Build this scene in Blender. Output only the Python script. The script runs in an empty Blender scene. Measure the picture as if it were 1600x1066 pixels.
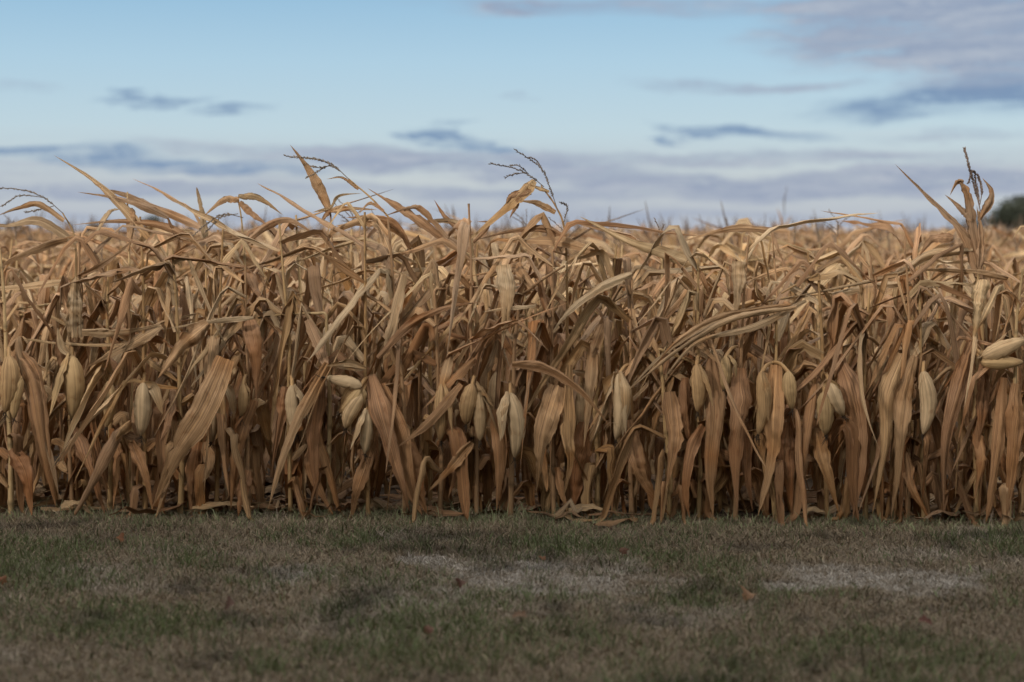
import bpy, math, random
import numpy as np

R = math.radians
random.seed(7)
rng = np.random.default_rng(7)
C = bpy.context.scene.collection
scene = bpy.context.scene

# ------------------------------------------------------------------ camera
F, H, HY, D = 2720.0, 1.29, 366.0, 7.87        # focal length in photo pixels, eye height, horizon line, distance to corn
cam_data = bpy.data.cameras.new("camera")
cam = bpy.data.objects.new("camera", cam_data)
C.objects.link(cam)
cam.location = (0, 0, H)
cam.rotation_euler = (R(90), 0, 0)
cam_data.sensor_width = 36.0
cam_data.lens = 36.0 * F / 1600.0
cam_data.shift_y = -(533.0 - HY) / 1600.0
cam_data.clip_end = 2000.0
cam_data.dof.use_dof = True
cam_data.dof.focus_distance = 7.85
cam_data.dof.aperture_fstop = 1.8
scene.camera = cam

# ------------------------------------------------------------------ sun, exposure
SUN_EL, SUN_AZ = 22.0, 220.0                    # azimuth clockwise from +Y (behind the camera, to the left)
sun_d = bpy.data.lights.new("sun", 'SUN')
sun_d.energy = 2.8
sun_d.angle = R(6)
sun_d.color = (1.0, 0.87, 0.75)
sun = bpy.data.objects.new("sun", sun_d)
C.objects.link(sun)
sun.rotation_euler = (R(90 - SUN_EL), 0, R(180 - SUN_AZ) + 0.0)
scene.view_settings.view_transform = 'Standard'
scene.view_settings.look = 'None'
scene.view_settings.exposure = 0.0
scene.view_settings.gamma = 1.0
scene.render.film_transparent = False

# ------------------------------------------------------------------ sky: Nishita with dusk tint and drifting streaks of cloud
world = bpy.data.worlds.new("World")
scene.world = world
world.use_nodes = True
wt = world.node_tree
wt.nodes.clear()


class NT:
    """short helper for node trees"""
    def __init__(self, t):
        self.t = t

    def n(self, typ, **kw):
        nd = self.t.nodes.new(typ)
        for k, v in kw.items():
            setattr(nd, k, v)
        return nd

    def link(self, a, b):
        self.t.links.new(a, b)

    def math(self, op, a, b=None, c=None, clamp=False):
        nd = self.n('ShaderNodeMath', operation=op, use_clamp=clamp)
        for i, v in enumerate((a, b, c)):
            if v is None:
                continue
            if isinstance(v, (int, float)):
                nd.inputs[i].default_value = v
            else:
                self.link(v, nd.inputs[i])
        return nd.outputs[0]

    def mix(self, fac, a, b, blend='MIX'):
        nd = self.n('ShaderNodeMix', data_type='RGBA', blend_type=blend)
        for s, v in ((nd.inputs[0], fac), (nd.inputs[6], a), (nd.inputs[7], b)):
            if isinstance(v, (int, float)):
                s.default_value = v
            elif isinstance(v, tuple):
                s.default_value = v if len(v) == 4 else v + (1,)
            else:
                self.link(v, s)
        return nd.outputs[2]

    def noise(self, vec, scale, detail=4, rough=0.55, lac=2.0, dist=0.0):
        nd = self.n('ShaderNodeTexNoise')
        nd.inputs['Scale'].default_value = scale
        nd.inputs['Detail'].default_value = detail
        nd.inputs['Roughness'].default_value = rough
        nd.inputs['Lacunarity'].default_value = lac
        nd.inputs['Distortion'].default_value = dist
        if vec is not None:
            self.link(vec, nd.inputs['Vector'])
        return nd

    def mapr(self, v, a, b, c=0.0, d=1.0, smooth=True):
        nd = self.n('ShaderNodeMapRange')
        if smooth:
            nd.interpolation_type = 'SMOOTHSTEP'
        nd.inputs[1].default_value, nd.inputs[2].default_value = a, b
        nd.inputs[3].default_value, nd.inputs[4].default_value = c, d
        self.link(v, nd.inputs[0])
        return nd.outputs[0]

    def ramp(self, v, stops):
        nd = self.n('ShaderNodeValToRGB')
        e = nd.color_ramp.elements
        while len(e) < len(stops):
            e.new(0.5)
        for i, (p, c) in enumerate(stops):
            e[i].position = p
            e[i].color = c + (1,) if len(c) == 3 else c
        self.link(v, nd.inputs[0])
        return nd.outputs[0]


def srgb(r, g, b):
    def f(c):
        c /= 255.0
        return c / 12.92 if c <= 0.04045 else ((c + 0.055) / 1.055) ** 2.4
    return (f(r), f(g), f(b))


W = NT(wt)
sky = W.n('ShaderNodeTexSky', sky_type='NISHITA', sun_disc=False)
sky.sun_elevation = R(SUN_EL)
sky.sun_rotation = R(SUN_AZ)
sky.air_density, sky.dust_density, sky.ozone_density = 1.0, 0.6, 2.0
tc = W.n('ShaderNodeTexCoord')
sep = W.n('ShaderNodeSeparateXYZ')
W.link(tc.outputs['Generated'], sep.inputs[0])
az = W.math('ARCTAN2', sep.outputs[0], sep.outputs[1])
el = W.math('ARCSINE', sep.outputs[2])
azel = W.n('ShaderNodeCombineXYZ')
W.link(az, azel.inputs[0])
W.link(el, azel.inputs[1])
# warp the coordinates so the streaks get torn edges
st = W.n('ShaderNodeMapping')
st.inputs['Scale'].default_value = (14, 60, 1)
W.link(azel.outputs[0], st.inputs[0])
wn = W.noise(st.outputs[0], 1.0, 6, 0.62)
wv = W.n('ShaderNodeVectorMath', operation='SUBTRACT')
W.link(wn.outputs['Color'], wv.inputs[0])
wv.inputs[1].default_value = (0.5, 0.5, 0.5)
wm = W.n('ShaderNodeVectorMath', operation='MULTIPLY')
W.link(wv.outputs[0], wm.inputs[0])
wm.inputs[1].default_value = (0.11, 0.022, 0)
wa = W.n('ShaderNodeVectorMath', operation='ADD')
W.link(azel.outputs[0], wa.inputs[0])
W.link(wm.outputs[0], wa.inputs[1])
warped = wa.outputs[0]


def cloud(x, y, rx, ry, rot=0.0, k=1.0):
    a, e = math.atan((x - 800) / F), math.atan((HY - y) / F)
    m = W.n('ShaderNodeMapping', vector_type='TEXTURE')
    m.inputs['Location'].default_value = (a, e, 0)
    m.inputs['Rotation'].default_value = (0, 0, R(rot))
    m.inputs['Scale'].default_value = (rx * 1.2 / F, ry * 1.15 / F, 1)
    W.link(warped, m.inputs[0])
    ln = W.n('ShaderNodeVectorMath', operation='LENGTH')
    W.link(m.outputs[0], ln.inputs[0])
    return W.mapr(ln.outputs['Value'], 1.25, 0.45, 0.0, k)


def addup(items):
    o = items[0]
    for i in items[1:]:
        o = W.math('ADD', o, i)
    return o


lav = addup([
    cloud(1090, 14, 360, 15, -1, 0.75), cloud(1490, 58, 250, 54, 0, 1.25), cloud(1570, 110, 170, 46, 0, 0.9), cloud(1560, 18, 180, 18, 0, 0.8),
    cloud(1175, 138, 150, 9, 0, 0.8), cloud(560, 240, 300, 15, -2, 0.8), cloud(880, 270, 300, 18, -3, 0.9),
    cloud(1120, 247, 380, 11, -1, 0.65), cloud(400, 268, 130, 12, -3, 0.6), cloud(1400, 290, 360, 20, 0, 0.95),
    cloud(1100, 305, 420, 12, 0, 0.8), cloud(300, 300, 480, 12, 0, 0.7), cloud(800, 338, 700, 8, 0, 0.45), cloud(40, 150, 50, 7, 0, 0.35),
    cloud(820, 153, 26, 5, 0, 0.4), cloud(1500, 217, 110, 6, 0, 0.4),
    cloud(840, 10, 70, 10, 0, 0.5)])
blu = addup([
    cloud(1490, 168, 200, 20, 2, 0.8), cloud(1570, 142, 110, 22, 0, 0.45), cloud(1145, 206, 105, 9, -5, 0.85), cloud(1068, 216, 34, 5, 0, 0.6),
    cloud(720, 218, 85, 11, -9, 1.0), cloud(648, 211, 20, 9, 0, 0.9), cloud(232, 160, 75, 7, 2, 0.85),
    cloud(345, 174, 62, 7, 2, 0.8), cloud(210, 253, 250, 11, -3, 0.8), cloud(90, 240, 130, 8, 0, 0.5), cloud(715, 194, 26, 4, 0, 0.4)])
# thin general veil near the horizon and in the rest of the dome
st2 = W.n('ShaderNodeMapping')
st2.inputs['Scale'].default_value = (5, 95, 1)
W.link(warped, st2.inputs[0])
vn = W.noise(st2.outputs[0], 1.0, 5, 0.55)
veil = W.math('MULTIPLY', W.mapr(vn.outputs[0], 0.43, 0.60), W.mapr(el, 0.060, 0.035))
st3 = W.n('ShaderNodeMapping')
st3.inputs['Scale'].default_value = (13, 210, 1)
W.link(warped, st3.inputs[0])
fn = W.noise(st3.outputs[0], 1.0, 9, 0.68)
grain = W.math('MULTIPLY', W.mapr(wn.outputs[0], 0.28, 0.56, 0.55, 1.1), W.mapr(fn.outputs[0], 0.36, 0.58, 0.32, 1.2))
lav = W.math('MULTIPLY', W.math('ADD', lav, W.math('MULTIPLY', veil, 0.45)), grain, clamp=True)
blu = W.math('MULTIPLY', blu, grain, clamp=True)
# dusk colour of the clear air by height above the horizon
tt = W.mapr(el, 0.0, 0.30, 0.0, 1.0, smooth=False)
air = W.ramp(tt, [(0.0, srgb(176, 182, 197)), (0.03, srgb(182, 189, 201)), (0.105, srgb(196, 205, 210)), (0.203, srgb(190, 212, 223)),
                  (0.33, srgb(174, 206, 226)), (0.46, srgb(150, 191, 220)), (0.62, srgb(180, 196, 208)), (1.0, srgb(232, 228, 222))])
up = W.mapr(el, 0.25, 1.15, 1.0, 2.5)
upc = W.n('ShaderNodeCombineXYZ')
for i_ in range(3):
    W.link(up, upc.inputs[i_])
air = W.mix(1.0, air, upc.outputs[0], 'MULTIPLY')
glow = W.math('MULTIPLY', W.mapr(sep.outputs[1], 0.1, -0.8), W.mapr(el, 0.9, 0.0))
air = W.mix(W.math('MULTIPLY', glow, 0.4), air, srgb(240, 216, 186))
skyc = W.mix(1.0, sky.outputs[0], (0.115, 0.115, 0.115), 'MULTIPLY')
base = W.mix(0.94, skyc, air)
pink = W.mapr(vn.outputs[0], 0.5, 0.75)
base = W.mix(W.math('MULTIPLY', W.math('MULTIPLY', pink, W.mapr(el, 0.075, 0.03)), 0.5), base, srgb(204, 208, 212))
lavc = W.mix(W.mapr(fn.outputs[0], 0.40, 0.66), srgb(144, 157, 182), srgb(176, 184, 198))
base = W.mix(W.math('MULTIPLY', lav, 0.9), base, lavc)
base = W.mix(W.math('MULTIPLY', blu, 0.85), base, srgb(116, 144, 179))
# Background at 0.1: the colours are carried ten times brighter, as the physical sky is
sc_ = W.mix(1.0, base, (10, 10, 10), 'MULTIPLY')
bg = W.n('ShaderNodeBackground')
bg.inputs[1].default_value = 0.1
W.link(sc_, bg.inputs[0])
wo = W.n('ShaderNodeOutputWorld')
W.link(bg.outputs[0], wo.inputs[0])


# ------------------------------------------------------------------ helpers
def P(x, y, Y):
    """the point at distance Y that the photograph shows at (x, y)"""
    return np.array([(x - 800.0) / F * Y, Y, H - (y - HY) / F * Y])


def rowY(X, r=0):
    return D - 0.056 * X + 0.72 * r


def tag(o, label=None, cat=None, group=None, kind=None):
    if label: o['label'] = label
    if cat: o['category'] = cat
    if group: o['group'] = group
    if kind: o['kind'] = kind
    return o


def link(o, parent=None):
    C.objects.link(o)
    if parent: o.parent = parent
    return o


class MB:
    """collects grids of vertices, with uv (u across, v metres along) and a colour per vertex"""
    def __init__(self):
        self.v, self.q, self.uv, self.c, self.n = [], [], [], [], 0

    def grid(self, V, uv, col, closed=False):
        n, m = V.shape[:2]
        idx = np.arange(n * m).reshape(n, m) + self.n
        a, b = idx[:-1], idx[1:]
        if closed:
            q = np.stack([a, np.roll(a, -1, 1), np.roll(b, -1, 1), b], -1)
        else:
            q = np.stack([a[:, :-1], a[:, 1:], b[:, 1:], b[:, :-1]], -1)
        self.v.append(V.reshape(-1, 3))
        self.q.append(q.reshape(-1, 4))
        self.uv.append(uv.reshape(-1, 2))
        self.c.append(np.broadcast_to(col, (n, m, 3)).reshape(-1, 3))
        self.n += n * m

    def raw(self, V, Q, uv, col):
        self.v.append(V); self.q.append(Q + self.n); self.uv.append(uv)
        self.c.append(np.broadcast_to(col, V.shape))
        self.n += len(V)

    def build(self, name, mat, parent=None, origin=None, smooth=True):
        V = np.concatenate(self.v).astype(np.float32)
        if origin is not None:
            V = V - np.asarray(origin, np.float32)
        Q = np.concatenate(self.q).astype(np.int32)
        me = bpy.data.meshes.new(name)
        me.vertices.add(len(V)); me.vertices.foreach_set('co', V.ravel())
        me.loops.add(Q.size); me.loops.foreach_set('vertex_index', Q.ravel())
        me.polygons.add(len(Q))
        me.polygons.foreach_set('loop_start', np.arange(0, Q.size, 4, dtype=np.int32))
        me.polygons.foreach_set('use_smooth', np.full(len(Q), smooth))
        uvl = me.uv_layers.new(name='UVMap')
        uvl.data.foreach_set('uv', np.concatenate(self.uv).astype(np.float32)[Q.ravel()].ravel())
        at = me.color_attributes.new('Col', 'FLOAT_COLOR', 'POINT')
        cc = np.ones((len(V), 4), np.float32); cc[:, :3] = np.concatenate(self.c)
        at.data.foreach_set('color', cc.ravel())
        me.update()
        me.materials.append(mat)
        o = bpy.data.objects.new(name, me)
        return link(o, parent)


def nrm(v):
    return v / np.maximum(np.linalg.norm(v, axis=-1, keepdims=True), 1e-9)


def spline(pts, n):
    """Catmull-Rom through pts, n samples"""
    p = np.asarray(pts, float)
    if len(p) == 2:
        t = np.linspace(0, 1, n)[:, None]
        return p[0] * (1 - t) + p[1] * t
    q = np.vstack([2 * p[0] - p[1], p, 2 * p[-1] - p[-2]])
    s = np.linspace(0, len(p) - 1 - 1e-6, n)
    i = s.astype(int); t = (s - i)[:, None]
    a, b, c, d = q[i], q[i + 1], q[i + 2], q[i + 3]
    return 0.5 * (2 * b + (c - a) * t + (2 * a - 5 * b + 4 * c - d) * t * t + (3 * b - a - 3 * c + d) * t ** 3)


def wob(n, amp, k=4):
    """smooth random wobble, n samples"""
    x = np.linspace(0, 1, n)
    return amp * np.interp(x, np.linspace(0, 1, k + 2), rng.normal(0, 1, k + 2))


US5 = np.array([-1, -0.55, 0, 0.55, 1.0])
US7 = np.array([-1, -0.7, -0.36, 0, 0.36, 0.7, 1.0])
US3 = np.array([-1, 0, 1.0])


def ribbon(mb, pts, width, side0, roll, fold, ruffle, col, us=US7, ragged=0.05, pleat=0.0):
    """a leaf: centre line pts, width per point, side0 the side vector at the base carried along the curve and rolled"""
    n, k = len(pts), len(us)
    T = nrm(np.gradient(pts, axis=0))
    S = np.empty_like(pts)
    s = np.asarray(side0, float)
    for i in range(n):
        s = s - T[i] * (T[i] @ s)
        l = math.sqrt(s @ s)
        s = s / l if l > 1e-6 else np.cross(T[i], [0.3, 0.5, 0.8])
        S[i] = s
    N = np.cross(S, T)
    cr, sr = np.cos(roll)[:, None], np.sin(roll)[:, None]
    S, N = S * cr + N * sr, N * cr - S * sr
    w = np.asarray(width)[:, None] * 0.5
    u = us[None, :]
    f = np.broadcast_to(np.asarray(fold, float), (n,))[:, None]
    rag = 1 + ragged * rng.normal(0, 1, (n, k)) * (np.abs(u) > 0.9)
    if n > 8:                                          # torn margins
        for _ in range(rng.integers(0, 4)):
            i, sd = rng.integers(2, n - 1), rng.choice([0, -1])
            rag[i, sd] *= rng.uniform(.45, .85)
    across = u * w * np.cos(f * np.abs(u) ** 0.5) * rag
    up = np.abs(u) * w * np.sin(f)
    ph, fr = rng.uniform(0, 6.3, 2), rng.uniform(1.2, 4.2, 2)
    tt_ = np.linspace(0, 1, n)[:, None] * 6.28
    rf = ruffle * w * np.abs(u) ** 1.5 * np.where(u < 0, np.sin(tt_ * fr[0] + ph[0]), np.sin(tt_ * fr[1] + ph[1]))
    rf = rf + (.05 + ruffle * 0.35) * w * rng.normal(0, 1, (n, k))
    if pleat:                                          # drying pulls the blade into long flutes
        pl = rng.normal(0, 1, k) * pleat * (np.abs(u[0]) < .95)
        rf = rf + w * pl[None, :] * (1 + wob(n, .4, 3))[:, None]
    V = pts[:, None, :] + S[:, None, :] * across[..., None] + N[:, None, :] * (up + rf)[..., None]
    V[..., 2] = np.maximum(V[..., 2], 0.008)
    ds = np.concatenate([[0], np.cumsum(np.linalg.norm(np.diff(pts, axis=0), axis=1))]) + rng.uniform(0, 50)
    uv = np.stack(np.broadcast_arrays((u + 1) / 2, ds[:, None]), -1)
    col = np.asarray(col, float)
    if col.ndim == 1 and n > 8:                        # each blade bleaches and browns unevenly along its length, more at the margins
        g = 1 + wob(n, .10, 4)
        rust = np.clip(wob(n, .5, 4), 0, 1)[:, None] * np.array((.10, .25, .42))
        col = (col[None] * g[:, None] * (1 - rust))[:, None, :] * (1 - .14 * (np.abs(u) > .9))[..., None]
    mb.grid(V, uv, col)


def tube(mb, pts, rad, col, sides=8, vlen=True):
    n = len(pts)
    T = nrm(np.gradient(pts, axis=0))
    ref = np.array([0.0, 1.0, 0.05])
    S = nrm(np.cross(T, ref) + 1e-5)
    N = np.cross(S, T)
    a = np.linspace(0, 2 * np.pi, sides, endpoint=False)
    V = pts[:, None, :] + (S[:, None, :] * np.cos(a)[None, :, None] + N[:, None, :] * np.sin(a)[None, :, None]) * np.asarray(rad).reshape(n, -1)[..., None]
    ds = np.concatenate([[0], np.cumsum(np.linalg.norm(np.diff(pts, axis=0), axis=1))]) + rng.uniform(0, 50)
    uv = np.stack(np.broadcast_arrays(np.abs(np.linspace(-1, 1, sides))[None, :], ds[:, None]), -1)
    mb.grid(V, uv, col, closed=True)


# ------------------------------------------------------------------ materials
def plant_material(name, streak=23.0, rib=True, transl=0.13, rough=0.55, spots=0.6, amt=0.52, bump=0.7):
    m = bpy.data.materials.new(name)
    m.use_nodes = True
    t = m.node_tree
    t.nodes.clear()
    N = NT(t)
    at = N.n('ShaderNodeAttribute', attribute_name='Col')
    uv = N.n('ShaderNodeUVMap', uv_map='UVMap')
    mp = N.n('ShaderNodeMapping')
    mp.inputs['Scale'].default_value = (streak, 1.6, 1)
    N.link(uv.outputs[0], mp.inputs[0])
    st = N.noise(mp.outputs[0], 1.0, 4, 0.65)
    mp2 = N.n('ShaderNodeMapping')
    mp2.inputs['Scale'].default_value = (2.2, 14.0, 1)
    N.link(uv.outputs[0], mp2.inputs[0])
    bl = N.noise(mp2.outputs[0], 1.0, 5, 0.6)
    c = at.outputs['Color']
    # veins: lighter and darker strands along the blade
    k = N.mapr(st.outputs[0], 0.28, 0.74, 1 - amt, 1 + amt * 0.55)
    kk = N.n('ShaderNodeCombineXYZ')
    for i in range(3):
        N.link(k, kk.inputs[i])
    c = N.mix(1.0, c, kk.outputs[0], 'MULTIPLY')
    # weathered blotches: greyed and browned
    c = N.mix(N.mapr(bl.outputs[0], 0.55, 0.75, 0.0, spots), c, N.mix(1.0, c, (1.10, 1.10, 1.14), 'MULTIPLY'))
    c = N.mix(N.mapr(bl.outputs[0], 0.45, 0.27, 0.0, spots), c, N.mix(1.0, c, (0.62, 0.46, 0.36), 'MULTIPLY'))
    if rib:
        su = N.n('ShaderNodeSeparateXYZ')
        N.link(uv.outputs[0], su.inputs[0])
        d = N.math('ABSOLUTE', N.math('SUBTRACT', su.outputs[0], 0.5))
        c = N.mix(N.mapr(d, 0.055, 0.02, 0.0, 0.55), c, N.mix(1.0, c, (1.35, 1.38, 1.35), 'MULTIPLY'))
    p = N.n('ShaderNodeBsdfPrincipled')
    N.link(c, p.inputs['Base Color'])
    p.inputs['Roughness'].default_value = rough
    p.inputs['Specular IOR Level'].default_value = 0.25
    b = N.n('ShaderNodeBump')
    b.inputs['Strength'].default_value = bump
    b.inputs['Distance'].default_value = 0.006
    N.link(st.outputs[0], b.inputs['Height'])
    N.link(b.outputs[0], p.inputs['Normal'])
    out = N.n('ShaderNodeOutputMaterial')
    if transl > 0:
        tr = N.n('ShaderNodeBsdfTranslucent')
        N.link(N.mix(1.0, c, (1.0, 0.85, 0.7), 'MULTIPLY'), tr.inputs[0])
        mx = N.n('ShaderNodeMixShader')
        mx.inputs[0].default_value = transl
        N.link(p.outputs[0], mx.inputs[1]); N.link(tr.outputs[0], mx.inputs[2])
        N.link(mx.outputs[0], out.inputs[0])
    else:
        N.link(p.outputs[0], out.inputs[0])
    return m


M_LEAF = plant_material("dry_corn_leaf")
M_STALK = plant_material("dry_corn_stalk", streak=6, rib=False, transl=0, rough=0.5, spots=0.6, amt=0.4)
M_HUSK = plant_material("corn_husk", streak=13, rib=False, transl=0.08, rough=0.65, spots=0.85, amt=0.42, bump=0.9)
M_TASSEL = plant_material("corn_tassel", streak=4, rib=False, transl=0, rough=0.8, spots=0.3, amt=0.3)
M_GRASS = plant_material("grass_blade", streak=2, rib=False, transl=0.2, rough=0.7, spots=0.2, amt=0.25, bump=0)
M_TREE = plant_material("tree_foliage", streak=2, rib=False, transl=0.15, rough=0.6, spots=0.3, amt=0.4, bump=0)
M_BARK = plant_material("tree_bark", streak=6, rib=False, transl=0, rough=0.9, spots=0.4, amt=0.5)

LEAF_COLS = np.array([(.48, .27, .115), (.45, .24, .095), (.52, .325, .155), (.40, .195, .075), (.54, .36, .19), (.47, .255, .12), (.55, .35, .155), (.43, .245, .125)])
LEAF_COLS = np.array((1.02, 1.01, .94)) * LEAF_COLS * .66 + .34 * LEAF_COLS.mean(1, keepdims=True) * np.array((1.12, .98, .82))
STALK_COLS = np.array([(.46, .31, .15), (.40, .25, .115), (.50, .36, .19), (.38, .235, .125)])
HUSK_COLS = np.array([(.54, .385, .22), (.47, .325, .165), (.58, .43, .26), (.46, .30, .15)])


def leafcol(k=None, dark=0.26):
    c = LEAF_COLS[rng.integers(len(LEAF_COLS))] if k is None else LEAF_COLS[k]
    return c * rng.uniform(1 - dark, 1 + dark)


def leaf_width(n, wmax, base=0.6, peak=0.2, tip=0.6):
    t = np.linspace(0, 1, n)
    up = base + (1 - base) * np.sin(np.clip(t / peak, 0, 1) * np.pi / 2)
    dn = np.clip((1 - t) / (1 - peak * .6), 0, 1) ** tip
    return wmax * up * np.minimum(1, dn) * (1 + wob(n, 0.08, 7))


# ------------------------------------------------------------------ corn plant pieces
def hang_leaf(mb, p0, phi, L, wmax, e0, e1, kink, kw, roll0, roll1, col=None, n=18, us=US7, drift=0.0, second=None, limp=0.13):
    """a blade that leaves the stalk at elevation e0, breaks over at kink and goes on at elevation e1; second = a later break"""
    t = np.linspace(0, 1, n)
    s = np.clip((t - kink) / kw, 0, 1)
    elv = e0 + (e1 - e0) * s + wob(n, limp, 5) * np.minimum(1, t * 4)
    a = phi + drift * t + wob(n, limp * 1.6, 4) * t
    if second:
        k2 = np.clip((t - second[0]) / .05, 0, 1)
        elv = elv + (second[1] - elv) * k2
        a = a + second[2] * k2
    step = L / (n - 1)
    pts = np.empty((n, 3)); pts[0] = p0
    for i in range(1, n):
        e, q = elv[i - 1], pts[i - 1]
        z = q[2] + math.sin(e) * step
        if z < .022:
            z = max(.012, q[2] - .01)
            c = step * .22
        else:
            c = math.cos(e) * step
        pts[i] = (q[0] + c * math.cos(a[i - 1]), q[1] + c * math.sin(a[i - 1]), z)
    side = np.array([-math.sin(phi), math.cos(phi), 0.0])
    roll = roll0 + roll1 * t ** 1.3 + wob(n, 0.28, 5)
    fold = np.clip(rng.uniform(0.1, 1.05) + wob(n, .3, 5), 0.03, 1.35)
    if col is None:
        z = float(np.mean(pts[:, 2]))                  # mostly paler at the top, darker and rustier low down
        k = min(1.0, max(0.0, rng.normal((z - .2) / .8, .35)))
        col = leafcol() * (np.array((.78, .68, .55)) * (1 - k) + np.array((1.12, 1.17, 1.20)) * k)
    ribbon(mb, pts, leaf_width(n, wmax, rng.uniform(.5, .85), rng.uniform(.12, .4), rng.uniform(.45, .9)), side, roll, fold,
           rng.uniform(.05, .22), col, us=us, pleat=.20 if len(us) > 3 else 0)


def stalk_path(x, y, h, lean=(0, 0), broken=None, n=22):
    z = np.linspace(0.0, h, n)
    t = z / h
    p = np.stack([x + lean[0] * t ** 2 + wob(n, 0.006, 4), y + lean[1] * t ** 2 + wob(n, 0.006, 4), z], -1)
    if broken:
        zb, phi, elv, L = broken
        k = p[p[:, 2] < zb]
        m = 8
        s = np.linspace(0, L, m + 1)[1:, None]
        d = np.array([math.cos(elv) * math.cos(phi), math.cos(elv) * math.sin(phi), math.sin(elv)])
        q = k[-1] + s * d
        q[:, 2] -= (s[:, 0] ** 2) * 0.35
        p = np.vstack([k, q])
    return p


def along(path, s):
    d = np.concatenate([[0], np.cumsum(np.linalg.norm(np.diff(path, axis=0), axis=1))])
    s = np.clip(s, 0, d[-1])
    return np.array([np.interp(s, d, path[:, i]) for i in range(3)]), d[-1]


def stalk_mesh(mb, path, r0=0.0125, r1=0.0045, sides=8, fine=3):
    p = spline(path, len(path) * fine) if fine > 1 else path
    d = np.concatenate([[0], np.cumsum(np.linalg.norm(np.diff(p, axis=0), axis=1))])
    t = d / d[-1]
    off = rng.uniform(0, 0.13)
    fr = ((d + off) / 0.135) % 1.0
    rad = r0 + (r1 - r0) * t
    rad = rad * (1 + 0.30 * np.exp(-((fr - 0.5) / 0.07) ** 2) + 0.22 * np.clip(fr - 0.5, 0, 1))
    base = STALK_COLS[rng.integers(len(STALK_COLS))] * rng.uniform(.85, 1.15)
    col = base[None, None, :] * (1 - 0.55 * np.exp(-((fr - 0.5) / 0.05) ** 2))[:, None, None]
    col = np.broadcast_to(col, (len(p), sides, 3))
    tube(mb, p, rad, col, sides)


def ear_mesh(mb, a, b, w, col):
    """husk-wrapped ear from its butt a to its pointed tip b"""
    n, sd = 18, 20
    t = np.linspace(0, 1, n)
    ax = np.asarray(b, float) - a
    bend = np.array([rng.normal(0, .05), rng.normal(0, .05), 0]) * np.linalg.norm(ax)
    pts = a + ax * t[:, None] + bend * np.sin(t * np.pi)[:, None]
    prof = np.clip(np.sin(np.pi * np.clip(t, 0, 1) ** 0.80), 0, 1) ** 0.58
    prof = np.maximum(prof, 0.16 * (1 - t) + 0.035)
    an = np.linspace(0, 2 * np.pi, sd, endpoint=False) + rng.uniform(0, 6.28)
    # overlapping husk edges as long low ridges
    rid = np.zeros((n, sd))
    for _ in range(4):
        c0, sl = rng.uniform(0, 6.28), rng.normal(0, .5)
        ph = (an[None, :] - c0 - sl * t[:, None]) % (2 * np.pi)
        rid += 0.05 * np.exp(-ph / 0.7)
    rad = 0.5 * w * prof[:, None] * (0.93 + rid) * (1 + 0.05 * rng.normal(0, 1, (n, sd)))
    T = nrm(np.gradient(pts, axis=0))
    S = nrm(np.cross(T, [0.1, 1, 0.2])); N = np.cross(S, T)
    V = pts[:, None, :] + (S[:, None] * np.cos(an)[None, :, None] + N[:, None] * np.sin(an)[None, :, None]) * rad[..., None]
    L = np.linalg.norm(ax)
    uv = np.stack(np.broadcast_arrays(np.abs(np.linspace(-1, 1, sd)) [None, :], (t * L + rng.uniform(0, 50))[:, None]), -1)
    cc = np.asarray(col)[None, None] * (1 - 0.35 * np.clip((t - .82) / .18, 0, 1))[:, None, None] * np.ones((n, sd, 1))
    mb.grid(V, uv, cc, closed=True)
    return pts


def husk_flap(mb, a, mid, b, w, side, col):
    pts = spline([a, mid, b], 12)
    t = np.linspace(0, 1, 12)
    wd = w * (0.35 + 0.65 * np.sin(np.clip(t / .5, 0, 1) * np.pi / 2)) * np.clip((1 - t) / .45, 0, 1) ** 0.7
    ribbon(mb, pts, wd, side, rng.normal(0, .15, 1) + wob(12, .1, 2), -0.6, 0.08, col, us=US5, ragged=0.02)


def add_ear(root, a, b, w, flaps=2, silk=True, col=None, org=(0, 0, 0)):
    """ear > husk_leaf, silk under the plant root; a, b in world space"""
    a, b = np.asarray(a, float), np.asarray(b, float)
    col = HUSK_COLS[rng.integers(len(HUSK_COLS))] * rng.uniform(.9, 1.1) if col is None else np.asarray(col)
    mb = MB()
    ear_mesh(mb, a, b, w, col)
    e = mb.build('ear', M_HUSK, root, org)
    ax = b - a
    L = np.linalg.norm(ax)
    d = ax / L
    for k in range(flaps):
        sx = rng.choice([-1, 1])
        out = nrm(np.array([sx * rng.uniform(.5, 1), rng.uniform(-.9, .1), rng.uniform(-.1, .3)]))
        m = MB()
        fl = rng.uniform(.55, 1.05)
        husk_flap(m, a + out * w * .25 - d * L * .03, a + d * L * .35 * fl + out * w * rng.uniform(.6, .95),
                  a + d * L * fl + out * w * rng.uniform(.5, 1.5), w * rng.uniform(.6, .9),
                  nrm(np.cross(d, out)), col * rng.uniform(.8, 1.05))
        h = m.build('husk_leaf', M_HUSK, e, org)
    if silk:
        m = MB()
        for _ in range(7):
            q = b - d * .006
            pts = spline([q, q + d * .012 + rng.normal(0, .004, 3), q + d * rng.uniform(.02, .045) + rng.normal(0, .011, 3)], 6)
            tube(m, pts, np.linspace(.0032, .0010, 6), np.array((.06, .04, .025)), 4)
        m.build('silk', M_TASSEL, e, org)
    return e


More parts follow.
